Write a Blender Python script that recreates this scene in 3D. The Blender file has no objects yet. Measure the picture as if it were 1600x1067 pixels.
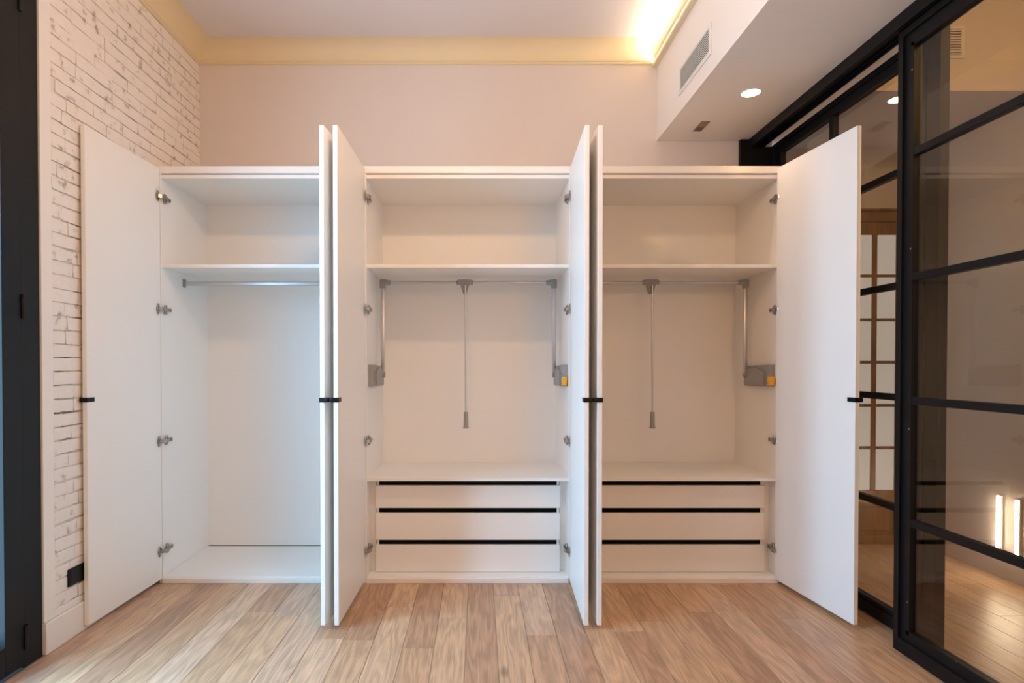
import bpy, bmesh, math, random
from mathutils import Matrix, Vector

S = bpy.context.scene
C = S.collection
random.seed(11)

# ------------------------------------------------------------------ camera
F, CX, HY, TILT = 896.0, 748.0, 570.0, math.radians(0.7)
cam_d = bpy.data.cameras.new('camera')
cam_d.sensor_width = 36.0
cam_d.lens = 36.0 * F / 1600.0
cam_d.shift_x = (800 - CX) / 1600.0
cam_d.shift_y = (HY + F * math.tan(TILT) - 533.5) / 1600.0
cam_d.clip_start = 0.05
cam = bpy.data.objects.new('camera', cam_d)
cam.location = (0, 0, 1.26)
cam.rotation_euler = (math.radians(90) - TILT, 0, 0)
C.objects.link(cam)
S.camera = cam

# ------------------------------------------------------------------ exposure, sky, lamps
S.view_settings.view_transform = 'Standard'
S.view_settings.look = 'None'
S.view_settings.exposure = 0.0
S.view_settings.gamma = 1.0
S.view_settings.use_curve_mapping = False
S.cycles.max_bounces = 14
S.cycles.diffuse_bounces = 7
S.cycles.transparent_max_bounces = 24
S.cycles.caustics_reflective = False
S.cycles.caustics_refractive = False
S.cycles.sample_clamp_indirect = 6.0

# (strength, colour) of every light, the added fill included
SKY = (19.0, (0.35, 0.67, 1.0))
PENDANT = (32.0, (1.0, 0.61, 0.34))
DOWNLIGHT = (12.0, (1.0, 0.60, 0.31))
FILL_BEHIND = (44.0, (1.0, 0.55, 0.22))
COVE = (66.0, (1.0, 0.78, 0.54))
CORRIDOR_DOWN = (16.0, (1.0, 0.85, 0.62))
CORRIDOR_LAMP = (36.0, (1.0, 0.65, 0.24))
LED_GLOW, DISC_GLOW, BAR_GLOW = 30.0, 9.0, 80.0

world = bpy.data.worlds.new('sky')
S.world = world
world.use_nodes = True
bg = world.node_tree.nodes['Background']
bg.inputs[0].default_value = (*SKY[1], 1)
bg.inputs[1].default_value = SKY[0]
# darker ground below the horizon
wn = world.node_tree
w_tc = wn.nodes.new('ShaderNodeTexCoord')
w_xyz = wn.nodes.new('ShaderNodeSeparateXYZ')
w_mr = wn.nodes.new('ShaderNodeMapRange')
w_mr.inputs['From Min'].default_value, w_mr.inputs['From Max'].default_value = -0.06, 0.06
w_mix = wn.nodes.new('ShaderNodeMix'); w_mix.data_type = 'RGBA'
w_mix.inputs[6].default_value = (0.25, 0.42, 0.58, 1)
w_mix.inputs[7].default_value = (*SKY[1], 1)
wn.links.new(w_tc.outputs['Generated'], w_xyz.inputs[0])
wn.links.new(w_xyz.outputs['Z'], w_mr.inputs['Value'])
wn.links.new(w_mr.outputs[0], w_mix.inputs[0])
wn.links.new(w_mix.outputs[2], bg.inputs[0])


def lamp(name, kind, loc, energy, color, **kw):
    d = bpy.data.lights.new(name, kind)
    d.energy, d.color = energy, color
    rot = kw.pop('rot', (0, 0, 0))
    portal = kw.pop('portal', False)
    for k, v in kw.items():
        setattr(d, k, v)
    if portal:
        d.cycles.is_portal = True
    o = bpy.data.objects.new(name, d)
    o.location, o.rotation_euler = loc, rot
    C.objects.link(o)
    return o


# portal in the balcony door opening (lets the sky light be sampled well)
lamp('balcony_portal', 'AREA', (-2.03, 1.68, 1.52), 1.0, (1, 1, 1), shape='RECTANGLE', size=2.95, size_y=1.5,
     rot=(0, math.radians(-90), 0), portal=True)
# hanging bulb in the middle of the room, just above the frame
lamp('pendant_light', 'POINT', (-0.25, 1.95, 2.82), *PENDANT, shadow_soft_size=0.045)
# unseen warm fill added behind the viewer to brighten the wardrobe interiors
lamp('fill_behind_viewer', 'POINT', (1.0, -0.7, 2.25), *FILL_BEHIND, shadow_soft_size=0.22)
# LED strip on the ledge of the bulkhead, under the cornice
lamp('cove_light', 'AREA', (1.188, 1.40, 3.296), *COVE, shape='RECTANGLE', size=0.012, size_y=4.9,
     rot=(math.radians(180), math.radians(-5), 0))

# ceiling lamp of the corridor, out of the frame
lamp('corridor_light', 'POINT', (2.55, 1.30, 3.05), *CORRIDOR_LAMP, shadow_soft_size=0.06)

# ------------------------------------------------------------------ helpers
W = {}


def mat_of(o):
    return W[o.name] if o is not None else Matrix.Identity(4)


def new_obj(name, data, parent=None, M=None):
    o = bpy.data.objects.new(name, data)
    M = M or Matrix.Identity(4)
    W[o.name] = M.copy()
    if parent is not None:
        o.parent = parent
        o.matrix_basis = mat_of(parent).inverted() @ M
    else:
        o.matrix_basis = M
    C.objects.link(o)
    return o


def tag(o, label=None, cat=None, group=None, kind=None):
    if label: o['label'] = label
    if cat: o['category'] = cat
    if group: o['group'] = group
    if kind: o['kind'] = kind
    return o


def thing(name, loc, label, cat, group=None, kind=None):
    return tag(new_obj(name, None, None, Matrix.Translation(loc)), label, cat, group, kind)


class MB:
    """collects simple solids in world coordinates, then links them as ONE mesh object"""
    def __init__(self):
        self.bm = bmesh.new()

    def box(self, x0, x1, y0, y1, z0, z1, bevel=0.0, mi=0, M=None, seg=1):
        b = bmesh.new()
        vs = [b.verts.new((x, y, z)) for x in (x0, x1) for y in (y0, y1) for z in (z0, z1)]
        for f in ((0, 1, 3, 2), (4, 6, 7, 5), (0, 4, 5, 1), (2, 3, 7, 6), (0, 2, 6, 4), (1, 5, 7, 3)):
            b.faces.new([vs[i] for i in f])
        bmesh.ops.recalc_face_normals(b, faces=b.faces)
        if bevel > 0:
            bmesh.ops.bevel(b, geom=list(b.edges), offset=bevel, segments=seg, affect='EDGES', profile=0.5)
        self._add(b, mi, M)
        return self

    def cyl(self, p, q, r, n=12, r2=None, mi=0, sx=1.0, sy=1.0, M=None):
        p, q = Vector(p), Vector(q)
        d = q - p
        b = bmesh.new()
        bmesh.ops.create_cone(b, cap_ends=True, segments=n, radius1=r, radius2=r if r2 is None else r2, depth=d.length)
        R = d.to_track_quat('Z', 'Y').to_matrix().to_4x4()
        b.transform(Matrix.Translation((p + q) / 2) @ R @ Matrix.Diagonal((sx, sy, 1, 1)))
        self._add(b, mi, M)
        return self

    def prism(self, pts, axis, a0, a1, mi=0, M=None):
        """closed polygon pts (2-D) extruded along axis 'x' 'y' or 'z' """
        b = bmesh.new()

        def v(p, a):
            if axis == 'x': return (a, p[0], p[1])
            if axis == 'y': return (p[0], a, p[1])
            return (p[0], p[1], a)
        A = [b.verts.new(v(p, a0)) for p in pts]
        B = [b.verts.new(v(p, a1)) for p in pts]
        n = len(pts)
        b.faces.new(A); b.faces.new(B[::-1])
        for i in range(n):
            b.faces.new((A[i], B[i], B[(i + 1) % n], A[(i + 1) % n]))
        bmesh.ops.recalc_face_normals(b, faces=b.faces)
        self._add(b, mi, M)
        return self

    def ring(self, c, r0, r1, h, n=32, mi=0):
        """flat ring in the xy plane, hanging h below c"""
        b = bmesh.new()
        P = []
        for r, z in ((r0, 0), (r1, 0), (r1 - 0.002, -h), (r0 + 0.001, -h)):
            P.append([b.verts.new((c[0] + r * math.cos(t), c[1] + r * math.sin(t), c[2] + z))
                      for t in [2 * math.pi * i / n for i in range(n)]])
        for k in range(4):
            for i in range(n):
                b.faces.new((P[k][i], P[k][(i + 1) % n], P[(k + 1) % 4][(i + 1) % n], P[(k + 1) % 4][i]))
        bmesh.ops.recalc_face_normals(b, faces=b.faces)
        self._add(b, mi, None)
        return self

    def _add(self, b, mi, M):
        if M is not None:
            b.transform(M)
        for f in b.faces:
            f.material_index = mi
        me = bpy.data.meshes.new('tmp')
        b.to_mesh(me); b.free()
        self.bm.from_mesh(me)
        bpy.data.meshes.remove(me)

    def mesh(self, name, mats, smooth=False):
        me = bpy.data.meshes.new(name)
        self.bm.to_mesh(me)
        self.bm.free()
        for m in (mats if isinstance(mats, (list, tuple)) else [mats]):
            me.materials.append(m)
        if smooth:
            for p in me.polygons: p.use_smooth = True
            me.set_sharp_from_angle(angle=math.radians(40))
        return me

    def build(self, name, mats, parent=None, M=None, smooth=False):
        """M given: geometry is already local to M; else world geometry, origin at its box centre"""
        if M is None:
            vs = [v.co for v in self.bm.verts]
            c = Vector([(min(v[i] for v in vs) + max(v[i] for v in vs)) / 2 for i in range(3)])
            M = Matrix.Translation(c)
            self.bm.transform(M.inverted())
        return new_obj(name, self.mesh(name, mats, smooth), parent, M)


# ------------------------------------------------------------------ materials
def mk(name):
    m = bpy.data.materials.new(name)
    m.use_nodes = True
    nt = m.node_tree
    return m, nt, nt.nodes['Principled BSDF']


def nd(nt, typ, **kw):
    n = nt.nodes.new(typ)
    for k, v in kw.items():
        if hasattr(n, k): setattr(n, k, v)
        else: n.inputs[k].default_value = v
    return n


def plain(name, col, rough=0.5, metal=0.0, var=0.0, vscale=3.0, bump=0.0, bscale=200.0, stretch=(1, 1, 1), spec=0.5):
    m, nt, p = mk(name)
    p.inputs['Base Color'].default_value = (*col, 1)
    p.inputs['Roughness'].default_value = rough
    p.inputs['Metallic'].default_value = metal
    p.inputs['Specular IOR Level'].default_value = spec
    L = nt.links
    if var or bump:
        g = nd(nt, 'ShaderNodeNewGeometry')
        mp = nd(nt, 'ShaderNodeMapping')
        mp.inputs['Scale'].default_value = stretch
        L.new(g.outputs['Position'], mp.inputs['Vector'])
    if var:
        n = nd(nt, 'ShaderNodeTexNoise')
        n.inputs['Scale'].default_value = vscale
        n.inputs['Detail'].default_value = 4
        L.new(mp.outputs[0], n.inputs['Vector'])
        mx = nd(nt, 'ShaderNodeMix', data_type='RGBA')
        mx.inputs[6].default_value = (*[c * (1 - var) for c in col], 1)
        mx.inputs[7].default_value = (*[min(1, c * (1 + var)) for c in col], 1)
        L.new(n.outputs['Fac'], mx.inputs[0])
        L.new(mx.outputs[2], p.inputs['Base Color'])
    if bump:
        n = nd(nt, 'ShaderNodeTexNoise')
        n.inputs['Scale'].default_value = bscale
        n.inputs['Detail'].default_value = 3
        L.new(mp.outputs[0], n.inputs['Vector'])
        b = nd(nt, 'ShaderNodeBump')
        b.inputs['Strength'].default_value = bump
        b.inputs['Distance'].default_value = 0.002
        L.new(n.outputs['Fac'], b.inputs['Height'])
        L.new(b.outputs[0], p.inputs['Normal'])
    return m


def emit(name, col, strength):
    m, nt, p = mk(name)
    p.inputs['Base Color'].default_value = (0.9, 0.9, 0.9, 1)
    p.inputs['Emission Color'].default_value = (*col, 1)
    p.inputs['Emission Strength'].default_value = strength
    return m


def glass(name, tint, ior=1.5, rough=0.0, dust=0.0):
    m, nt, p = mk(name)
    nt.nodes.remove(p)
    L = nt.links
    out = nt.nodes['Material Output']
    fr = nd(nt, 'ShaderNodeFresnel')
    # both faces of the thin pane reflect alike (the rays go straight through, so no inner total reflection)
    ge = nd(nt, 'ShaderNodeNewGeometry')
    io = nd(nt, 'ShaderNodeMapRange'); io.inputs['To Min'].default_value = ior; io.inputs['To Max'].default_value = 1.0 / ior
    L.new(ge.outputs['Backfacing'], io.inputs['Value']); L.new(io.outputs[0], fr.inputs[0])
    tr = nd(nt, 'ShaderNodeBsdfTransparent'); tr.inputs[0].default_value = (*tint, 1)
    gl = nd(nt, 'ShaderNodeBsdfAnisotropic'); gl.inputs['Roughness'].default_value = rough
    gl.inputs['Color'].default_value = (1, 1, 1, 1)
    mx = nd(nt, 'ShaderNodeMixShader')
    L.new(fr.outputs[0], mx.inputs[0]); L.new(tr.outputs[0], mx.inputs[1]); L.new(gl.outputs[0], mx.inputs[2])
    L.new(mx.outputs[0], out.inputs['Surface'])
    return m


def oak_material():
    m, nt, p = mk('oak_plank')
    L = nt.links
    oi = nd(nt, 'ShaderNodeObjectInfo')
    tc = nd(nt, 'ShaderNodeTexCoord')
    off = nd(nt, 'ShaderNodeVectorMath', operation='SCALE')
    off.inputs[0].default_value = (31.7, 57.1, 11.3)
    L.new(oi.outputs['Random'], off.inputs['Scale'])
    add = nd(nt, 'ShaderNodeVectorMath', operation='ADD')
    L.new(tc.outputs['Object'], add.inputs[0]); L.new(off.outputs[0], add.inputs[1])
    # slow warp so the growth rings meander
    mpw = nd(nt, 'ShaderNodeMapping'); mpw.inputs['Scale'].default_value = (8, 1.0, 1)
    L.new(add.outputs[0], mpw.inputs[0])
    nw = nd(nt, 'ShaderNodeTexNoise'); nw.inputs['Scale'].default_value = 1.0; nw.inputs['Detail'].default_value = 3
    L.new(mpw.outputs[0], nw.inputs['Vector'])
    mul = nd(nt, 'ShaderNodeMath', operation='MULTIPLY'); mul.inputs[1].default_value = 20.0
    L.new(nw.outputs['Fac'], mul.inputs[0])
    sn = nd(nt, 'ShaderNodeMath', operation='PINGPONG'); sn.inputs[1].default_value = 1.0
    L.new(mul.outputs[0], sn.inputs[0])
    # fine straight pores
    mpf = nd(nt, 'ShaderNodeMapping'); mpf.inputs['Scale'].default_value = (260, 5, 5)
    L.new(add.outputs[0], mpf.inputs[0])
    nf = nd(nt, 'ShaderNodeTexNoise'); nf.inputs['Scale'].default_value = 1.0; nf.inputs['Detail'].default_value = 5
    L.new(mpf.outputs[0], nf.inputs['Vector'])
    # plank tone
    cr = nd(nt, 'ShaderNodeValToRGB')
    e = cr.color_ramp.elements
    e[0].position, e[0].color = 0.0, (0.463, 0.275, 0.170, 1)
    e[1].position, e[1].color = 1.0, (0.683, 0.468, 0.309, 1)
    for pos, col in ((0.2, (0.551, 0.346, 0.203)), (0.45, (0.606, 0.392, 0.237)), (0.7, (0.638, 0.423, 0.266)), (0.85, (0.551, 0.366, 0.252))):
        x = e.new(pos); x.color = (*col, 1)
    L.new(oi.outputs['Random'], cr.inputs[0])
    r1 = nd(nt, 'ShaderNodeMapRange'); r1.inputs['To Min'].default_value = 0.79; r1.inputs['To Max'].default_value = 1.10
    L.new(sn.outputs[0], r1.inputs['Value'])
    r2 = nd(nt, 'ShaderNodeMapRange'); r2.inputs['From Min'].default_value = 0.3; r2.inputs['From Max'].default_value = 0.62
    r2.inputs['To Min'].default_value = 0.76; r2.inputs['To Max'].default_value = 1.08
    L.new(nf.outputs['Fac'], r2.inputs['Value'])
    mm = nd(nt, 'ShaderNodeMath', operation='MULTIPLY')
    L.new(r1.outputs[0], mm.inputs[0]); L.new(r2.outputs[0], mm.inputs[1])
    # knots
    mpk = nd(nt, 'ShaderNodeMapping'); mpk.inputs['Scale'].default_value = (3.6, 1.5, 0.01)
    L.new(add.outputs[0], mpk.inputs[0])
    vo = nd(nt, 'ShaderNodeTexVoronoi'); vo.inputs['Scale'].default_value = 1.0
    L.new(mpk.outputs[0], vo.inputs['Vector'])
    rk = nd(nt, 'ShaderNodeMapRange'); rk.inputs['From Min'].default_value = 0.02; rk.inputs['From Max'].default_value = 0.09
    rk.inputs['To Min'].default_value = 0.42; rk.inputs['To Max'].default_value = 1.0
    L.new(vo.outputs['Distance'], rk.inputs['Value'])
    m3 = nd(nt, 'ShaderNodeMath', operation='MULTIPLY')
    L.new(mm.outputs[0], m3.inputs[0]); L.new(rk.outputs[0], m3.inputs[1])
    vm = nd(nt, 'ShaderNodeVectorMath', operation='SCALE')
    L.new(cr.outputs[0], vm.inputs[0]); L.new(m3.outputs[0], vm.inputs['Scale'])
    L.new(vm.outputs[0], p.inputs['Base Color'])
    p.inputs['Roughness'].default_value = 0.36
    b = nd(nt, 'ShaderNodeBump'); b.inputs['Strength'].default_value = 0.25; b.inputs['Distance'].default_value = 0.001
    L.new(nf.outputs['Fac'], b.inputs['Height']); L.new(b.outputs[0], p.inputs['Normal'])
    return m


def door_wood():
    m, nt, p = mk('varnished_door_wood')
    L = nt.links
    tc = nd(nt, 'ShaderNodeNewGeometry')
    mp = nd(nt, 'ShaderNodeMapping'); mp.inputs['Scale'].default_value = (40, 40, 4)
    L.new(tc.outputs['Position'], mp.inputs[0])
    n = nd(nt, 'ShaderNodeTexNoise'); n.inputs['Scale'].default_value = 1.0; n.inputs['Detail'].default_value = 5
    L.new(mp.outputs[0], n.inputs['Vector'])
    cr = nd(nt, 'ShaderNodeValToRGB')
    e = cr.color_ramp.elements
    e[0].position, e[0].color = 0.3, (0.13, 0.055, 0.015, 1)
    e[1].position, e[1].color = 0.7, (0.29, 0.145, 0.045, 1)
    L.new(n.outputs['Fac'], cr.inputs[0]); L.new(cr.outputs[0], p.inputs['Base Color'])
    p.inputs['Roughness'].default_value = 0.35
    return m


def brick_material():
    """white wash over old bricks"""
    m, nt, p = mk('painted_brick')
    L = nt.links
    g = nd(nt, 'ShaderNodeNewGeometry')
    n = nd(nt, 'ShaderNodeTexNoise'); n.inputs['Scale'].default_value = 22; n.inputs['Detail'].default_value = 6
    L.new(g.outputs['Position'], n.inputs['Vector'])
    cr = nd(nt, 'ShaderNodeValToRGB')
    e = cr.color_ramp.elements
    e[0].position, e[0].color = 0.27, (0.40, 0.33, 0.28, 1)
    e[1].position, e[1].color = 0.40, (0.80, 0.755, 0.71, 1)
    x = e.new(0.8); x.color = (0.84, 0.80, 0.76, 1)
    L.new(n.outputs['Fac'], cr.inputs[0]); L.new(cr.outputs[0], p.inputs['Base Color'])
    p.inputs['Roughness'].default_value = 0.6
    nb = nd(nt, 'ShaderNodeTexNoise'); nb.inputs['Scale'].default_value = 45; nb.inputs['Detail'].default_value = 6
    L.new(g.outputs['Position'], nb.inputs['Vector'])
    b = nd(nt, 'ShaderNodeBump'); b.inputs['Strength'].default_value = 0.40; b.inputs['Distance'].default_value = 0.005
    L.new(nb.outputs['Fac'], b.inputs['Height']); L.new(b.outputs[0], p.inputs['Normal'])
    return m


def mortar_material():
    """joints: paint has filled some, others keep the bare dark mortar"""
    m, nt, p = mk('old_mortar')
    L = nt.links
    g = nd(nt, 'ShaderNodeNewGeometry')
    n = nd(nt, 'ShaderNodeTexNoise'); n.inputs['Scale'].default_value = 5.5; n.inputs['Detail'].default_value = 5
    L.new(g.outputs['Position'], n.inputs['Vector'])
    cr = nd(nt, 'ShaderNodeValToRGB')
    e = cr.color_ramp.elements
    e[0].position, e[0].color = 0.46, (0.74, 0.69, 0.64, 1)
    e[1].position, e[1].color = 0.66, (0.20, 0.15, 0.12, 1)
    L.new(n.outputs['Fac'], cr.inputs[0]); L.new(cr.outputs[0], p.inputs['Base Color'])
    p.inputs['Roughness'].default_value = 0.9
    return m


WHITE = plain('white_laminate', (0.86, 0.845, 0.815), 0.38, var=0.02, vscale=2.0, bump=0.12, bscale=1.0, stretch=(420, 420, 9))
WALL = plain('wall_paint', (0.69, 0.635, 0.61), 0.75, var=0.012, vscale=2.5, bump=0.08, bscale=220)
CEIL = plain('ceiling_paint', (0.70, 0.67, 0.68), 0.8, var=0.01, bump=0.05, bscale=180)
CREAM = plain('cream_cornice_paint', (0.72, 0.62, 0.42), 0.6, var=0.03, vscale=6)
TRIMW = plain('white_trim_paint', (0.82, 0.79, 0.76), 0.5, var=0.01)
BRICK = brick_material()
MORTAR = mortar_material()
OAK = oak_material()
SUBFLOOR = plain('subfloor_board', (0.10, 0.07, 0.05), 0.9, var=0.1)
BLACKM = plain('black_steel', (0.006, 0.0055, 0.006), 0.45, var=0.15, vscale=8, bump=0.05, bscale=300, spec=0.2)
ANTHRA = plain('anthracite_aluminium', (0.010, 0.0105, 0.012), 0.5, var=0.1, vscale=8, spec=0.22)
BLACKP = plain('black_plastic', (0.004, 0.004, 0.0045), 0.4, spec=0.25)
GROOVE = plain('black_groove_profile', (0.002, 0.002, 0.002), 0.6, spec=0.1)
ALU = plain('satin_aluminium', (0.60, 0.61, 0.63), 0.32, metal=0.9)
GREYP = plain('grey_plastic', (0.30, 0.30, 0.30), 0.45, var=0.05, vscale=20)
ORANGE = plain('orange_plastic', (0.85, 0.42, 0.03), 0.4)
NICKEL = plain('nickel_hinge_steel', (0.42, 0.38, 0.34), 0.25, metal=1.0)
VENTW = plain('vent_enamel', (0.78, 0.75, 0.73), 0.45)
DARKV = plain('vent_shadow_void', (0.16, 0.14, 0.12), 0.9)
BRASSY = plain('bronze_sensor_plate', (0.30, 0.20, 0.12), 0.5, metal=0.2)
DWOOD = door_wood()
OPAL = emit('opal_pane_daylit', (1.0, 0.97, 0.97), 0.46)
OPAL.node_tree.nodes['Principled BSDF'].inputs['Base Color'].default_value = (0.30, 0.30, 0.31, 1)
BULK = plain('wall_paint_lit_soffit', (0.85, 0.79, 0.74), 0.75, var=0.012, vscale=2.5, bump=0.08, bscale=220)  # wall paint in a lighter tone, standing in for bounce light on the soffit
PART_GLASS = glass('tinted_partition_glass', (0.80, 0.76, 0.70))
CLEAR = glass('clear_balcony_glass', (0.97, 0.985, 0.99))
LED_E = emit('led_strip_glow', (1.0, 0.78, 0.50), LED_GLOW)
DOWN_E = emit('downlight_glow', (1.0, 0.90, 0.76), DISC_GLOW)
BAR_E = emit('wall_light_glow', (1.0, 0.86, 0.66), BAR_GLOW)
BULB_E = emit('bulb_glow', (1.0, 0.75, 0.5), 20.0)

# ------------------------------------------------------------------ room shell
XL, YB, ZC = -1.885, 3.90, 3.40       # left wall face, back wall face, ceiling
XBK, ZS = 1.204, 2.775                # bulkhead face, soffit height
YN = -1.3                             # wall behind the camera
XC = 3.09                             # far corridor wall
YC = 4.05                             # corridor end wall
D0, D1, DZ = 0.90, 2.47, 3.02         # balcony door opening

floor = MB().box(XL - 0.2, XC + 0.15, YN - 0.15, YC + 0.25, -0.12, -0.014).build('floor', SUBFLOOR)
tag(floor, 'oak plank floor running from the wardrobe towards the viewer and on behind the glass', 'floor', kind='structure')
PW = 0.1405
x = XL
row = 0
variants = {}
while x < XC - 0.01:
    w = min(PW, XC - x)
    y = YN + (-0.9 * random.random())
    while y < YC + 0.1:
        ln = random.choice((1.2, 1.5, 1.8))
        y0, y1 = max(y, YN), min(y + ln, YC + 0.1)
        if x < 1.7: y1 = min(y1, YB)
        if y1 - y0 > 0.05:
            key = (round(w, 3), round(y1 - y0, 3))
            me = variants.get(key)
            if me is None:
                b = MB().box(-w / 2 + 0.0007, w / 2 - 0.0007, -(y1 - y0) / 2 + 0.0007, (y1 - y0) / 2 - 0.0007, -0.014, 0, bevel=0.0008)
                me = variants[key] = b.mesh('plank', OAK)
            new_obj('plank', me, floor, Matrix.Translation((x + w / 2, (y0 + y1) / 2, 0)))
        y += ln
    x += PW
    row += 1

# left wall with the balcony door opening; mortar bed behind the bricks is its face
b = MB()
b.box(XL - 0.13, XL - 0.0048, D1 + 0.004, YB + 0.2, 0, ZC + 0.1)
b.box(XL - 0.13, XL - 0.011, YN - 0.15, D0 - 0.004, 0, ZC + 0.1, mi=1)
b.box(XL - 0.13, XL - 0.011, D0 - 0.004, D1 + 0.004, DZ + 0.004, ZC + 0.1, mi=1)
wl = b.build('wall_left', [MORTAR, WALL])
tag(wl, 'white painted old brick wall on the left, beside the balcony door', 'wall', kind='structure')

# bricks: shared, slightly irregular meshes
def brick_mesh(seed):
    r = random.Random(seed)
    bm = bmesh.new()
    nx, nz = 5, 3
    g = [[None] * nz for _ in range(nx)]
    rim = {}
    for i in range(nx):
        for k in range(nz):
            y = -0.5 + i / (nx - 1)
            z = -0.5 + k / (nz - 1)
            edge = i in (0, nx - 1) or k in (0, nz - 1)
            px = (0.0118 if not edge else 0.0105) + r.uniform(-0.0009, 0.0009)
            g[i][k] = bm.verts.new((px, y * (0.992 if edge else 0.93) + r.uniform(-.005, .005), z * (0.955 if edge else 0.86) + r.uniform(-.04, .04)))
            if edge:
                rim[(i, k)] = bm.verts.new((-0.004, y, z))
    for i in range(nx - 1):
        for k in range(nz - 1):
            bm.faces.new((g[i][k], g[i + 1][k], g[i + 1][k + 1], g[i][k + 1]))
    loop = [(i, 0) for i in range(nx)] + [(nx - 1, k) for k in range(1, nz)] + [(i, nz - 1) for i in range(nx - 2, -1, -1)] + [(0, k) for k in range(nz - 2, 0, -1)]
    for a, c in zip(loop, loop[1:] + loop[:1]):
        bm.faces.new((g[a[0]][a[1]], rim[a], rim[c], g[c[0]][c[1]]))
        bm.edges.get((g[a[0]][a[1]], g[c[0]][c[1]])).smooth = False
    bmesh.ops.recalc_face_normals(bm, faces=bm.faces)
    me = bpy.data.meshes.new('brick')
    bm.to_mesh(me); bm.free()
    me.materials.append(BRICK)
    for p in me.polygons: p.use_smooth = True
    return me


bricks = [brick_mesh(s) for s in range(10)]
z, rown = 0.172, 0
CH = 0.0622
while z + CH < 3.30:
    yend = YB if z > 2.16 else 3.34
    y = 2.537 - random.uniform(0, 0.2)
    while y < yend:
        ln = random.uniform(0.21, 0.285)
        a, c = max(y, 2.537), min(y + ln, yend)
        if c - a > 0.03:
            yc = (a + c) / 2
            smooth_zone = math.exp(-((yc - 2.75) / 0.35) ** 2 - ((z - 2.95) / 0.35) ** 2)
            joint = 0.0050 * (1 - 0.85 * smooth_zone) + random.uniform(-0.0015, 0.002)
            jz = max(0.001, joint)
            M = (Matrix.Translation((XL - 0.011 + random.uniform(-0.002, 0.002) + 0.001, yc, z + CH / 2 + random.uniform(-0.002, 0.002)))
                 @ Matrix.Rotation(math.radians(random.uniform(-0.5, 0.5)), 4, 'X')
                 @ Matrix.Diagonal((1, (c - a) - jz * 0.45, CH - jz, 1)))
            new_obj('brick', random.choice(bricks), wl, M)
        y += ln
    z += CH
    rown += 1

def shell(name, mb, mats, label, cat='wall'):
    return tag(mb.build(name, mats), label, cat, kind='structure')

shell('wall_back', MB().box(XL - 0.011, 1.985, YB, YB + 0.12, 0, ZC + 0.1), WALL,
      'plain pinkish white wall above and behind the wardrobe', 'wall')
shell('wall_front', MB().box(XL - 0.25, XC + 0.1, YN - 0.15, YN, 0, ZC + 0.1), WALL,
      'plain white wall behind the viewer', 'wall')
shell('wall_right', MB().box(XC, XC + 0.12, YN, YC + 0.2, 0, ZC + 0.1), WALL,
      'plain far wall of the corridor seen through the black framed glass', 'wall')
shell('wall_corridor_end', MB().box(1.985, XC, YC, YC + 0.2, 0, ZC + 0.1), WALL,
      'end wall of the corridor around the wooden glazed door', 'wall')
shell('ceiling', MB().box(XL - 0.25, XC + 0.12, YN - 0.15, YC + 0.25, ZC, ZC + 0.1), CEIL,
      'white ceiling above the wardrobe, framed by the cream cornice', 'ceiling')
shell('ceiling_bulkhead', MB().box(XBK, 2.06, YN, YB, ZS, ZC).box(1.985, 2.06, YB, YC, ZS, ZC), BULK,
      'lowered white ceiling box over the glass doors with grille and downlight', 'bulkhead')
shell('ceiling_corridor', MB().box(2.06, XC, 3.20, YC, 2.78, ZC), WALL,
      'lowered ceiling box over the far end of the corridor', 'bulkhead')

# smooth plaster margin between balcony door and brick, and the skirting
shell('trim_1', MB().box(XL - 0.011, XL + 0.004, D1 + 0.001, 2.537, 0.14, 3.29, bevel=0.002), TRIMW,
      'smooth white plaster strip between the black balcony door and the bricks', 'trim')
bb = MB()
bb.box(XL - 0.011, XL + 0.012, D1 + 0.001, 3.295, 0.0, 0.138, bevel=0.003)
bb.box(XL - 0.011, XL + 0.003, 2.537, 3.295, 0.138, 0.170, bevel=0.004)
shell('baseboard_left', bb, TRIMW, 'white skirting board under the brick wall', 'baseboard')

# cornices
def cornice_profile():
    pts = [(0, 0), (0.010, 0), (0.014, 0.004), (0.014, 0.014), (0.022, 0.018)]
    for i in range(0, 13):
        t = math.radians(90 * i / 12)
        pts.append((0.146 - 0.122 * math.cos(t), 0.022 + 0.0935 * math.sin(t)))
    pts += [(0, 0.1155)]
    return pts
Z0C = 3.285
prof = cornice_profile()
shell('trim_2', MB().prism([(YB - d, Z0C + h) for d, h in prof], 'x', XL - 0.01, XBK), CREAM,
      'cream coved cornice along the top of the back wall', 'cornice')
shell('trim_3', MB().prism([(XL - 0.011 + d * 1.0, Z0C + h) for d, h in prof], 'y', YN, YB), CREAM,
      'cream coved cornice along the top of the brick wall', 'cornice')
shell('trim_4', MB().prism([(XBK - d, Z0C + h) for d, h in prof], 'y', YN, YB), CREAM,
      'cream coved cornice above the lit ledge of the lowered ceiling box', 'cornice')

# lit ledge: an aluminium profile with an LED strip
led = thing('led_strip_light', (1.19, 1.3, 3.268), 'warm glowing strip light on the ledge under the right cornice', 'strip light')
b = MB()
b.box(1.172, XBK, YN, YB - 0.001, 3.268, 3.276)
b.box(1.172, 1.176, YN, YB - 0.001, 3.276, 3.289)
b.build('ledge', CREAM, led)
MB().box(1.182, 1.196, YN, YB - 0.004, 3.277, 3.280).build('light_strip', LED_E, led)

# ------------------------------------------------------------------ fitted wardrobe (three units)
Y0 = 3.30            # front of the carcass
YBK = 3.865          # inside face of the back panel
ZT = 2.40
PT = 0.019
HINGE_Z = (2.222, 1.580, 0.822, 0.190)
DOOR_W, DOOR_T, DZ0, DZ1 = 0.594, 0.022, 0.025, 2.385


def bars(p0, p1):
    return


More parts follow.
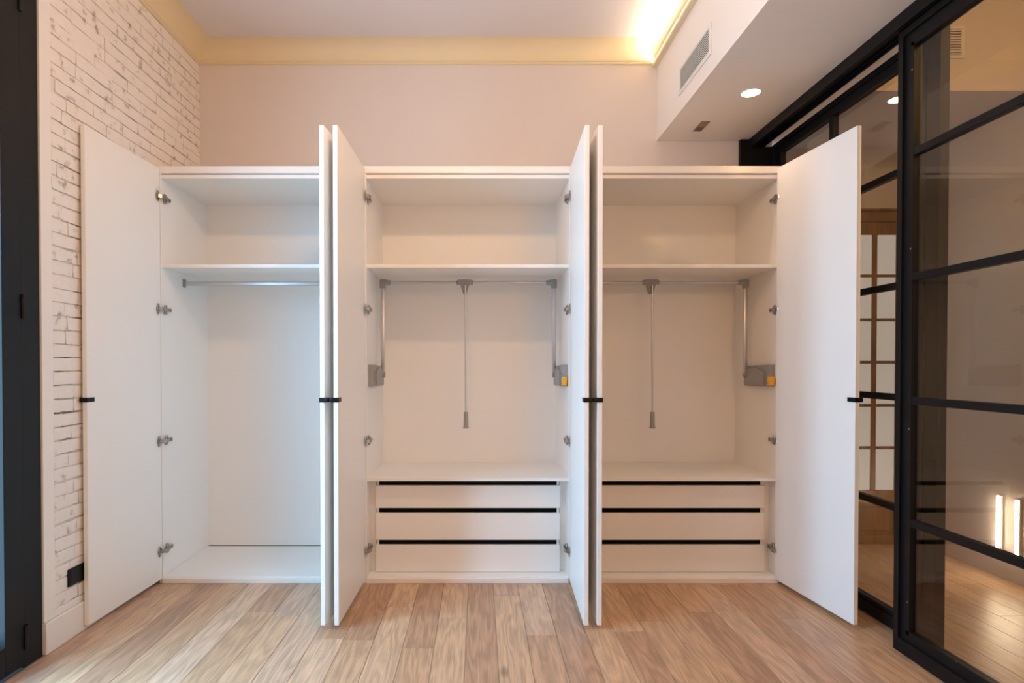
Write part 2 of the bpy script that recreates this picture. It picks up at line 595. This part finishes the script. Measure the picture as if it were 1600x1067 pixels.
def hinge_mb(px, s):
    """concealed hinge at one height (z = 0): cup plate on the opened door, bent arm, cross plate on the side panel.
    px: inner face of the side panel / door; s: +1 when the inside of the unit lies towards +x"""
    m = MB()
    X = lambda a: px + s * a
    lo = lambda a, c: (min(X(a), X(c)), max(X(a), X(c)))
    # cup flange on the door leaf (tall oval plate)
    x0, x1 = lo(0.0005, 0.004)
    m.box(x0, x1, 3.262, 3.280, -0.030, 0.030, bevel=0.0015)
    m.cyl((X(0.0005), 3.271, 0), (X(0.006), 3.271, 0), 0.0165, 14)
    # arm, arched
    pts = [(3.268, 0.004), (3.283, 0.020), (3.306, 0.026), (3.330, 0.024), (3.352, 0.018), (3.386, 0.016)]
    for (ya, xa), (yb, xb) in zip(pts, pts[1:]):
        m.prism([(ya, X(xa)), (yb, X(xb)), (yb, X(xb - 0.004)), (ya, X(xa - 0.004))], 'z', -0.010, 0.010,
                M=Matrix(((0, 1, 0, 0), (1, 0, 0, 0), (0, 0, 1, 0), (0, 0, 0, 1))))
    # mounting plate with two wings and a spine
    x0, x1 = lo(0.0005, 0.013)
    m.box(x0, x1, 3.322, 3.392, -0.008, 0.008, bevel=0.0015)
    x0, x1 = lo(0.0005, 0.010)
    m.box(x0, x1, 3.330, 3.348, -0.028, 0.028, bevel=0.003)
    for zz in (-0.020, 0.020):
        m.cyl((X(0.010), 3.339, zz), (X(0.0125), 3.339, zz), 0.0055, 10)
    m.cyl((X(0.016), 3.372, 0), (X(0.020), 3.372, 0), 0.0055, 10)
    return m


def add_door(unit, hx, fx, s, panel_x):
    """hx, fx: x of the inner face at hinge and at the free edge; s=+1 when inner face looks towards +x"""
    yh = Y0 - 0.003
    dx = fx - hx
    dy = -math.sqrt(DOOR_W ** 2 - dx ** 2)
    ang = math.atan2(dy, dx)
    M = Matrix.Translation((hx, yh, 0)) @ Matrix.Rotation(ang, 4, 'Z')
    t0, t1 = ((-DOOR_T, 0) if s > 0 else (0, DOOR_T))
    d = MB().box(0, DOOR_W, t0, t1, DZ0, DZ1, bevel=0.0012).build('door', WHITE, unit, M)
    # black tab pull clipped over the free edge
    o = -1 if s > 0 else 1            # outward side in local y
    yo = DOOR_T * o
    zc, h = 1.094, 0.011
    m = MB()
    r = lambda a, c: (min(a, c), max(a, c))
    a, c = r(yo, yo + 0.018 * o); m.box(DOOR_W - 0.030, DOOR_W + 0.004, a, c, zc - h, zc + h, bevel=0.004, seg=2)
    a, c = r(-0.003 * o, yo + 0.004 * o); m.box(DOOR_W, DOOR_W + 0.004, a, c, zc - h, zc + h, bevel=0.001)
    a, c = r(0, -0.003 * o); m.box(DOOR_W - 0.048, DOOR_W + 0.004, a, c, zc - h, zc + h, bevel=0.001)
    ho = m.build('handle', BLACKP, d, M, smooth=True)
    ho['label'] = 'black tab pull'
    hm = hinge_mb(panel_x, s).mesh('hinge', NICKEL, smooth=True)
    for z in HINGE_Z:
        new_obj('hinge', hm, d, Matrix.Translation((0, 0, z)))
    return d


def make_unit(x0, x1, label, drawers):
    u = thing('wardrobe_unit', ((x0 + x1) / 2, (Y0 + YBK) / 2, 0), label, 'wardrobe', 'fitted wardrobe units')
    i0, i1 = x0 + PT, x1 - PT
    MB().box(x0, i0, Y0, YBK + 0.014, 0, 2.358, bevel=0.0008).build('side_panel', WHITE, u)
    MB().box(i1, x1, Y0, YBK + 0.014, 0, 2.358, bevel=0.0008).build('side_panel', WHITE, u)
    MB().box(i0, i1, YBK, YBK + 0.014, 0.04, 2.34).build('back_panel', WHITE, u)
    MB().box(i0, i1, Y0 + 0.006, YBK, 2.330, 2.352, bevel=0.0008).build('top_panel', WHITE, u)
    MB().box(x0, x1, Y0 + 0.001, YBK + 0.014, 2.3585, ZT, bevel=0.002).build('top_rail', WHITE, u)
    MB().box(i0, i1, Y0 + 0.004, YBK, 0.0, 0.036, bevel=0.002).build('base_panel', WHITE, u)
    MB().box(i0, i1, Y0 - 0.0105, Y0 + 0.0035, 0.0, 0.031, bevel=0.002).build('plinth', WHITE, u)
    MB().box(i0, i1, Y0 + 0.012, YBK, 1.820, 1.839, bevel=0.0008).build('shelf', WHITE, u)
    if drawers:
        MB().box(i0, i1, Y0 + 0.004, YBK, 0.588, 0.606, bevel=0.0008).build('drawer_top', WHITE, u)
        YD = 3.375
        f0, f1 = i0 + 0.038, i1 - 0.040
        for a, c in ((i0, f0 - 0.003), (f1 + 0.003, i1)):
            MB().box(a, c, YD + 0.030, YD + 0.048, 0.036, 0.588).build('filler_strip', WHITE, u)
        for zb, zt, zg in ((0.038, 0.196, 0.2235), (0.2265, 0.385, 0.4125), (0.4155, 0.5475, 0.574)):
            d = MB().box(f0, f1, YD, YD + 0.018, zb, zt, bevel=0.0008).build('drawer', WHITE, u)
            MB().box(f0 + 0.017, f1 - 0.017, YD + 0.0185, YD + 0.026, zt - 0.012, zg).build('finger_groove', GROOVE, d)['label'] = 'black finger groove'
            b = MB()
            for a, c in ((f0 + 0.002, f0 + 0.016), (f1 - 0.016, f1 - 0.002)):
                b.box(a, c, YD + 0.0185, YBK - 0.03, zb + 0.01, zg)
            b.box(f0 + 0.016, f1 - 0.016, YBK - 0.045, YBK - 0.03, zb + 0.01, zt)
            b.box(f0 + 0.016, f1 - 0.016, YD + 0.027, YBK - 0.045, zb + 0.012, zb + 0.022)
            b.build('drawer_box', WHITE, d)
    return u, i0, i1


def lift(u, i0, i1, cx):
    """pull-down clothes rail: tube, two arms, spring boxes, centre knuckle with pull rod"""
    YR, ZR = 3.62, 1.778
    a0, a1 = i0 + 0.040, i1 - 0.044
    rail = MB().cyl((a0, YR, ZR), (a1, YR, ZR), 0.0105, 16).build('hanging_rail', ALU, u, smooth=True)
    rail['label'] = 'pull-down chrome rail'
    for xx, s in ((a0, 1), (a1, -1)):
        MB().box(xx - 0.013, xx + 0.013, YR - 0.008, YR + 0.008, 1.20, ZR - 0.02, bevel=0.006, seg=2).build('arm', ALU, rail, smooth=True)
        m = MB()      # corner elbow
        m.box(xx - 0.017, xx + 0.017, YR - 0.016, YR + 0.016, ZR - 0.036, ZR + 0.020, bevel=0.005, seg=2)
        m.cyl((xx + s * 0.012, YR, ZR), (xx + s * 0.052, YR, ZR), 0.021, 14, r2=0.0125)
        m.build('elbow', GREYP, rail, smooth=True)
        px = i0 if s > 0 else i1
        m = MB()      # spring housing fixed to the side panel
        X = lambda a: px + s * a
        lo = lambda a, c: (min(X(a), X(c)), max(X(a), X(c)))
        x0, x1 = lo(0.0, 0.032)
        m.prism([(3.345, 1.136), (3.650, 1.128), (3.665, 1.145), (3.665, 1.236), (3.640, 1.252), (3.345, 1.262)], 'x', x0, x1)
        x0, x1 = lo(0.0, 0.042)
        m.prism([(3.40, 1.142), (3.645, 1.133), (3.645, 1.232), (3.50, 1.246), (3.40, 1.222)], 'x', x0, x1)
        for zz in (1.155, 1.196, 1.216):
            x0, x1 = lo(0.030, 0.036)
            m.box(x0, x1, 3.352, 3.398, zz - 0.004, zz + 0.004, bevel=0.001)
        x0, x1 = lo(0.040, 0.056)
        m.cyl((X(0.040), YR, 1.20), (X(0.054), YR, 1.20), 0.020, 16)
        h = m.build('spring_housing', GREYP, rail)
        if s < 0:
            m = MB()
            x0, x1 = lo(0.006, 0.0345)
            m.box(x0, x1, 3.328, 3.366, 1.140, 1.190, bevel=0.004, seg=2)
            m.cyl((X(0.018), 3.322, 1.158), (X(0.018), 3.330, 1.158), 0.007, 10)
            m.build('release_tab', ORANGE, rail, smooth=True)['label'] = 'orange release tab'
    m = MB()          # centre knuckle
    m.prism([(cx - 0.040, ZR + 0.018), (cx + 0.040, ZR + 0.018), (cx + 0.040, ZR - 0.008), (cx + 0.028, ZR - 0.016), (cx + 0.010, ZR - 0.072),
             (cx - 0.010, ZR - 0.072), (cx - 0.028, ZR - 0.016), (cx - 0.040, ZR - 0.008)], 'y', YR - 0.018, YR + 0.015)
    m.cyl((cx - 0.052, YR, ZR), (cx + 0.052, YR, ZR), 0.0135, 14)
    m.build('knuckle', GREYP, rail)
    MB().cyl((cx + 0.004, YR - 0.022, ZR - 0.02), (cx + 0.008, YR - 0.022, 0.95), 0.0058, 10).build('pull_rod', ALU, rail, smooth=True)
    m = MB().cyl((cx + 0.008, YR - 0.022, 0.965), (cx + 0.008, YR - 0.022, 0.862), 0.0135, 14, r2=0.0155)
    m.cyl((cx + 0.008, YR - 0.022, 0.870), (cx + 0.008, YR - 0.022, 0.862), 0.019, 14)
    m.build('grip', GREYP, rail, smooth=True)


U1, U2, U3, U4 = -1.845, -0.664, 0.538, 1.746
u1, a, c = make_unit(U1, U2, 'open white wardrobe unit without drawers, beside the brick wall', False)
add_door(u1, -1.828, -1.848, 1, a)
add_door(u1, -0.700, -0.749, -1, c)
# plain oval rail
m = MB().cyl((a + 0.002, 3.557, 1.763), (c - 0.002, 3.557, 1.763), 0.0145, 18, sx=1.0, sy=0.55)
r1 = MB().box(a + 0.002, c - 0.002, 3.550, 3.564, 1.749, 1.777, bevel=0.006, seg=3).build('hanging_rail', ALU, u1, smooth=True)
r1['label'] = 'flat oval aluminium rail'
for xx, s in ((a, 1), (c, -1)):
    MB().box(min(xx, xx + s * 0.008), max(xx, xx + s * 0.008), 3.542, 3.572, 1.738, 1.790, bevel=0.003, seg=2).build('rail_bracket', GREYP, r1, smooth=True)

u2, a, c = make_unit(U2, U3, 'open white wardrobe unit with three drawers, between the two outer units', True)
add_door(u2, -0.652, -0.663, 1, a)
add_door(u2, 0.523, 0.498, -1, c)
lift(u2, a, c, -0.088)

u3, a, c = make_unit(U3, U4, 'open white wardrobe unit with three drawers, beside the black framed glass doors', True)
add_door(u3, 0.575, 0.583, 1, a)
add_door(u3, 1.709, 1.779, -1, c)
lift(u3, a, c, 1.083)

# ------------------------------------------------------------------ black framed sliding glass doors
ZB = (0.583, 1.107, 1.634, 2.165)


def glass_panel(name, label, X, y0, y1, ztop, mull, flange):
    """X: face towards the room. stiles, rails, muntins, panes and screws are parts"""
    T = 0.040
    p = tag(new_obj(name, None, None, Matrix.Translation((X + T / 2, (y0 + y1) / 2, 0))), label, 'glass door', kind='structure')
    SW, z0, z1 = (0.088 if flange else 0.104), 0.004, ztop
    zr = 0.114 if flange else 0.088
    zt = z1 - (0.095 if flange else 0.080)

    def stile(ya, yb, outer):
        m = MB()
        m.box(X + 0.012, X + T, ya, yb, z0, z1)
        if outer < 0:
            m.box(X, X + 0.0125, ya, ya + 0.028, z0, z1, bevel=0.001)
            m.box(X + 0.004, X + 0.0125, yb - 0.016, yb, zr - 0.016, zt + 0.016)
        else:
            m.box(X, X + 0.0125, yb - 0.028, yb, z0, z1, bevel=0.001)
            m.box(X + 0.004, X + 0.0125, ya, ya + 0.016, zr - 0.016, zt + 0.016)
        m.build('stile', BLACKM, p)
    stile(y0, y0 + SW, -1)
    stile(y1 - SW, y1, 1)
    for za, zb, zf in ((z0, zr, 0), (zt, z1, 1)):
        m = MB().box(X + 0.012, X + T, y0 + SW, y1 - SW, za, zb)
        if zf == 0:
            m.box(X, X + 0.0125, y0 + 0.028, y1 - 0.028, za, za + 0.060, bevel=0.001)
            m.box(X + 0.004, X + 0.0125, y0 + SW - 0.016, y1 - SW + 0.016, zb - 0.016, zb)
        else:
            m.box(X, X + 0.0125, y0 + 0.028, y1 - 0.028, zb - 0.030, zb, bevel=0.001)
            m.box(X + 0.004, X + 0.0125, y0 + SW - 0.016, y1 - SW + 0.016, za, za + 0.016)
        m.build('rail', BLACKM, p)
    ys = [y0 + SW, mull - 0.020, mull + 0.020, y1 - SW]
    MB().box(X + 0.004, X + T - 0.004, mull - 0.020, mull + 0.020, zr, zt, bevel=0.002).build('mullion', BLACKM, p)
    for z in ZB:
        for ya, yb in ((ys[0], ys[1]), (ys[2], ys[3])):
            MB().box(X + 0.004, X + T - 0.004, ya, yb, z - 0.016, z + 0.016, bevel=0.002).build('muntin', BLACKM, p)
    zs = [zr] + [v for z in ZB for v in (z - 0.016, z + 0.016)] + [zt]
    for k in range(0, len(zs), 2):
        for ya, yb in ((ys[0], ys[1]), (ys[2], ys[3])):
            MB().box(X + 0.018, X + 0.023, ya - 0.002, yb + 0.002, zs[k] - 0.002, zs[k + 1] + 0.002).build('pane', PART_GLASS, p)
    if flange:
        for zz in (0.24, 0.985, 1.755, 2.515):
            MB().cyl((X + 0.004, y1 - SW + 0.008, zz), (X + 0.002, y1 - SW + 0.008, zz), 0.004, 8).build('screw', NICKEL, p)
        for yy in (2.20, 1.95):
            MB().cyl((X + 0.006, yy, zr - 0.001), (X + 0.006, yy, zr + 0.003), 0.004, 8).build('screw', NICKEL, p)
    return p


glass_panel('door_2', 'nearer black steel sliding glass door, in front of the other panel', 1.841, 1.10, 2.534, 2.712, 1.80, True)
glass_panel('door_3', 'farther black steel sliding glass door, half hidden by the right wardrobe door', 1.962, 2.452, 3.856, 2.724, 3.215, False)
# head track and wall jamb of the sliding doors
m = MB()
m.box(1.815, 1.838, YN, YB - 0.001, 2.714, ZS - 0.0005)
m.box(1.838, 1.905, YN, YB - 0.001, 2.738, ZS - 0.0005)
m.box(1.845, 1.850, YN, YB - 0.001, 2.716, 2.738)
m.box(1.872, 1.877, YN, YB - 0.001, 2.716, 2.738)
m.box(1.893, 1.905, YN, YB - 0.001, 2.714, 2.738)
shell('trim_5', m, BLACKM, 'black steel head track under the lowered ceiling for the sliding glass doors', 'track')
m = MB()
m.box(1.758, 1.893, YB - 0.032, YB - 0.001, 0, ZS - 0.001)
m.box(1.893, 2.004, YB - 0.032, YB - 0.001, 0, 2.724)
shell('trim_6', m, BLACKM, 'black steel jamb post against the back wall behind the wardrobe', 'jamb')

# ------------------------------------------------------------------ balcony door on the left
bd = tag(new_obj('door_1', None, None, Matrix.Translation((XL - 0.05, (D0 + D1) / 2, 0))),
         'tall anthracite framed balcony door with glass at the left edge', 'balcony door', kind='structure')
XF0, XF1 = XL - 0.085, XL - 0.004
MB().box(XF0, XF1, D1 - 0.100, D1, 0, DZ, bevel=0.002).build('jamb', ANTHRA, bd)
MB().box(XF0, XF1, D0, D0 + 0.100, 0, DZ, bevel=0.002).build('jamb', ANTHRA, bd)
MB().box(XF0, XF1, D0 + 0.1, D1 - 0.1, DZ - 0.08, DZ, bevel=0.002).build('head', ANTHRA, bd)
MB().box(XF0, XF1 - 0.03, D0 + 0.1, D1 - 0.1, 0.0, 0.012, bevel=0.002).build('threshold', ANTHRA, bd)
ymid = (D0 + D1) / 2
for ya, yb in ((ymid + 0.002, D1 - 0.102), (D0 + 0.102, ymid - 0.002)):
    za, zb = 0.014, DZ - 0.082
    m = MB()
    sw = 0.098
    m.box(XF0 + 0.01, XF1 + 0.004, ya, ya + sw, za, zb, bevel=0.002)
    m.box(XF0 + 0.01, XF1 + 0.004, yb - sw, yb, za, zb, bevel=0.002)
    m.box(XF0 + 0.01, XF1 + 0.004, ya + sw, yb - sw, za, za + 0.12, bevel=0.002)
    m.box(XF0 + 0.01, XF1 + 0.004, ya + sw, yb - sw, zb - 0.10, zb, bevel=0.002)
    leaf = m.build('leaf', ANTHRA, bd)
    MB().box(XF0 + 0.028, XF0 + 0.034, ya + sw - 0.004, yb - sw + 0.004, za + 0.116, zb - 0.096).build('pane', CLEAR, leaf)
    he = yb + 0.001 if ya > ymid else ya - 0.001
    for zz in (0.13, 1.5, 2.76):
        MB().cyl((XF1 + 0.008, he, zz - 0.05), (XF1 + 0.008, he, zz + 0.05), 0.008, 12).build('hinge', BLACKP, leaf, smooth=True)

# ------------------------------------------------------------------ wooden glazed door at the end of the corridor
wd = tag(new_obj('door_4', None, None, Matrix.Translation((2.56, YC - 0.03, 0))),
         'old varnished wooden double door with white panes at the end of the corridor', 'door', kind='structure')
dx0, dxm, dx1, dzt = 2.130, 2.560, 2.990, 2.26
m = MB()
m.box(dx0 - 0.075, dx0, YC - 0.035, YC - 0.001, 0, dzt, bevel=0.004)
m.box(dx1, dx1 + 0.075, YC - 0.035, YC - 0.001, 0, dzt, bevel=0.004)
m.box(dx0 - 0.085, dx1 + 0.085, YC - 0.040, YC - 0.001, dzt, dzt + 0.07, bevel=0.004)
m.box(dx0 - 0.095, dx1 + 0.095, YC - 0.052, YC - 0.001, dzt + 0.07, dzt + 0.088, bevel=0.003)
m.build('casing', DWOOD, wd)
rows = (0.378, 0.677, 0.975, 1.278, 1.576, 1.884, 2.170)
for lx0, lx1 in ((dx0 + 0.002, dxm - 0.002), (dxm + 0.002, dx1 - 0.002)):
    sw = 0.062
    ya, yb = YC - 0.028, YC - 0.001
    m = MB()
    m.box(lx0, lx0 + sw, ya, yb, 0.004, dzt - 0.003, bevel=0.002)
    m.box(lx1 - sw, lx1, ya, yb, 0.004, dzt - 0.003, bevel=0.002)
    m.box(lx0 + sw, lx1 - sw, ya, yb, rows[-1], dzt - 0.003, bevel=0.002)
    m.box(lx0 + sw, lx1 - sw, ya, yb, 0.29, rows[0], bevel=0.002)
    m.box(lx0 + sw, lx1 - sw, ya, yb, 0.004, 0.06, bevel=0.002)
    leaf = m.build('door_leaf', DWOOD, wd)
    m = MB().box(lx0 + sw, lx1 - sw, ya + 0.012, yb, 0.06, 0.29)
    m.box(lx0 + sw + 0.03, lx1 - sw - 0.03, ya + 0.004, ya + 0.014, 0.09, 0.26, bevel=0.006)
    m.build('panel', DWOOD, leaf)
    xm = (lx0 + lx1) / 2
    MB().box(xm - 0.017, xm + 0.017, ya + 0.002, yb, rows[0], rows[-1], bevel=0.002).build('muntin', DWOOD, leaf)
    for z in rows[1:-1]:
        for xa, xb in ((lx0 + sw, xm - 0.017), (xm + 0.017, lx1 - sw)):
            MB().box(xa, xb, ya + 0.002, yb, z - 0.010, z + 0.010, bevel=0.002).build('muntin', DWOOD, leaf)
    for z0_, z1_ in zip(rows, rows[1:]):
        for xa, xb in ((lx0 + sw, xm - 0.017), (xm + 0.017, lx1 - sw)):
            MB().box(xa, xb, ya + 0.012, ya + 0.017, z0_, z1_).build('pane', OPAL, leaf)

# ------------------------------------------------------------------ grilles, downlights, small fittings
def grille_x(X, y0, y1, z0, z1, label):
    """supply grille on a face looking towards -x"""
    g = thing('air_grille', (X, (y0 + y1) / 2, (z0 + z1) / 2), label, 'vent')
    fw = 0.022
    m = MB()
    m.box(X - 0.008, X, y0, y1, z1 - fw, z1, bevel=0.002)
    m.box(X - 0.008, X, y0, y1, z0, z0 + fw, bevel=0.002)
    m.box(X - 0.008, X, y0, y0 + fw, z0 + fw, z1 - fw, bevel=0.002)
    m.box(X - 0.008, X, y1 - fw, y1, z0 + fw, z1 - fw, bevel=0.002)
    m.build('frame', VENTW, g)
    MB().box(X - 0.0025, X - 0.0005, y0 + fw, y1 - fw, z0 + fw, z1 - fw).build('backing', DARKV, g)
    n = 10
    for i in range(n):
        z = z0 + fw + (z1 - z0 - 2 * fw) * (i + 0.5) / n
        MB().prism([(X - 0.008, z - 0.0030), (X - 0.0060, z - 0.0042), (X - 0.003, z + 0.0025), (X - 0.0050, z + 0.0037)], 'y', y0 + fw, y1 - fw).build('slat', VENTW, g)
    return g


def grille_y(Y, x0, x1, z0, z1, label):
    g = thing('air_grille', ((x0 + x1) / 2, Y, (z0 + z1) / 2), label, 'vent')
    fw = 0.018
    m = MB()
    m.box(x0, x1, Y - 0.010, Y, z1 - fw, z1, bevel=0.002)
    m.box(x0, x1, Y - 0.010, Y, z0, z0 + fw, bevel=0.002)
    m.box(x0, x0 + fw, Y - 0.010, Y, z0 + fw, z1 - fw, bevel=0.002)
    m.box(x1 - fw, x1, Y - 0.010, Y, z0 + fw, z1 - fw, bevel=0.002)
    m.build('frame', VENTW, g)
    MB().box(x0 + fw, x1 - fw, Y - 0.0025, Y - 0.0005, z0 + fw, z1 - fw).build('backing', DARKV, g)
    n = 10
    for i in range(n):
        z = z0 + fw + (z1 - z0 - 2 * fw) * (i + 0.5) / n
        MB().box(x0 + fw, x1 - fw, Y - 0.009, Y - 0.003, z - 0.0035, z + 0.0025).build('slat', VENTW, g)
    return g


grille_x(XBK, 2.985, 3.455, 2.868, 3.036, 'white slatted air grille on the side of the lowered ceiling box')
grille_y(3.20, 2.535, 2.686, 2.955, 3.135, 'small square air grille high in the corridor, seen through the glass')


def downlight(x, y, z, label, power, spot=115):
    d = thing('downlight', (x, y, z), label, 'downlight', 'recessed ceiling downlights')
    MB().ring((x, y, z), 0.048, 0.056, 0.004).build('trim_ring', TRIMW, d, smooth=True)
    MB().cyl((x, y, z - 0.0005), (x, y, z - 0.003), 0.047, 32).build('diffuser', DOWN_E, d)
    lamp('downlight_lamp', 'SPOT', (x, y, z - 0.012), *power, spot_size=math.radians(spot), spot_blend=1.0, shadow_soft_size=0.04)


downlight(1.515, 3.21, ZS, 'lit round downlight in the lowered ceiling box above the right wardrobe unit', DOWNLIGHT)
downlight(2.40, 3.30, 2.78, 'lit round downlight in the corridor ceiling behind the glass', CORRIDOR_DOWN, 130)

s = thing('ceiling_sensor', (1.42, 3.66, ZS), 'small brown rectangular plate on the lowered ceiling near the back wall', 'sensor')
MB().box(1.385, 1.440, 3.585, 3.735, ZS - 0.004, ZS - 0.0003, bevel=0.001).build('plate', BRASSY, s)
MB().box(1.393, 1.432, 3.66, 3.725, ZS - 0.006, ZS - 0.004, bevel=0.0008).build('cover', DARKV, s)

s = thing('wall_socket', (XL, 2.735, 0.28), 'black socket plate low on the brick wall behind the left wardrobe door', 'socket')
MB().box(XL - 0.004, XL + 0.009, 2.615, 2.845, 0.240, 0.320, bevel=0.003, seg=2).build('cover_plate', BLACKP, s)
for k in range(3):
    yy = 2.655 + k * 0.075
    MB().box(XL + 0.009, XL + 0.0105, yy - 0.030, yy + 0.030, 0.250, 0.310, bevel=0.0006).build('insert', BLACKP, s)

for k, (yy, lab) in enumerate(((3.385, 'slim vertical wall light low in the corridor, farther one behind the glass'),
                               (3.268, 'slim vertical wall light low in the corridor, nearer one at the picture edge'))):
    t = thing('wall_light', (XC, yy, 0.16), lab, 'wall light', 'vertical corridor wall lights')
    MB().box(XC - 0.012, XC - 0.0005, yy - 0.016, yy + 0.016, 0.155, 0.49, bevel=0.002).build('housing', TRIMW, t)
    MB().box(XC - 0.020, XC - 0.012, yy - 0.010, yy + 0.010, 0.160, 0.485, bevel=0.004).build('diffuser', BAR_E, t)
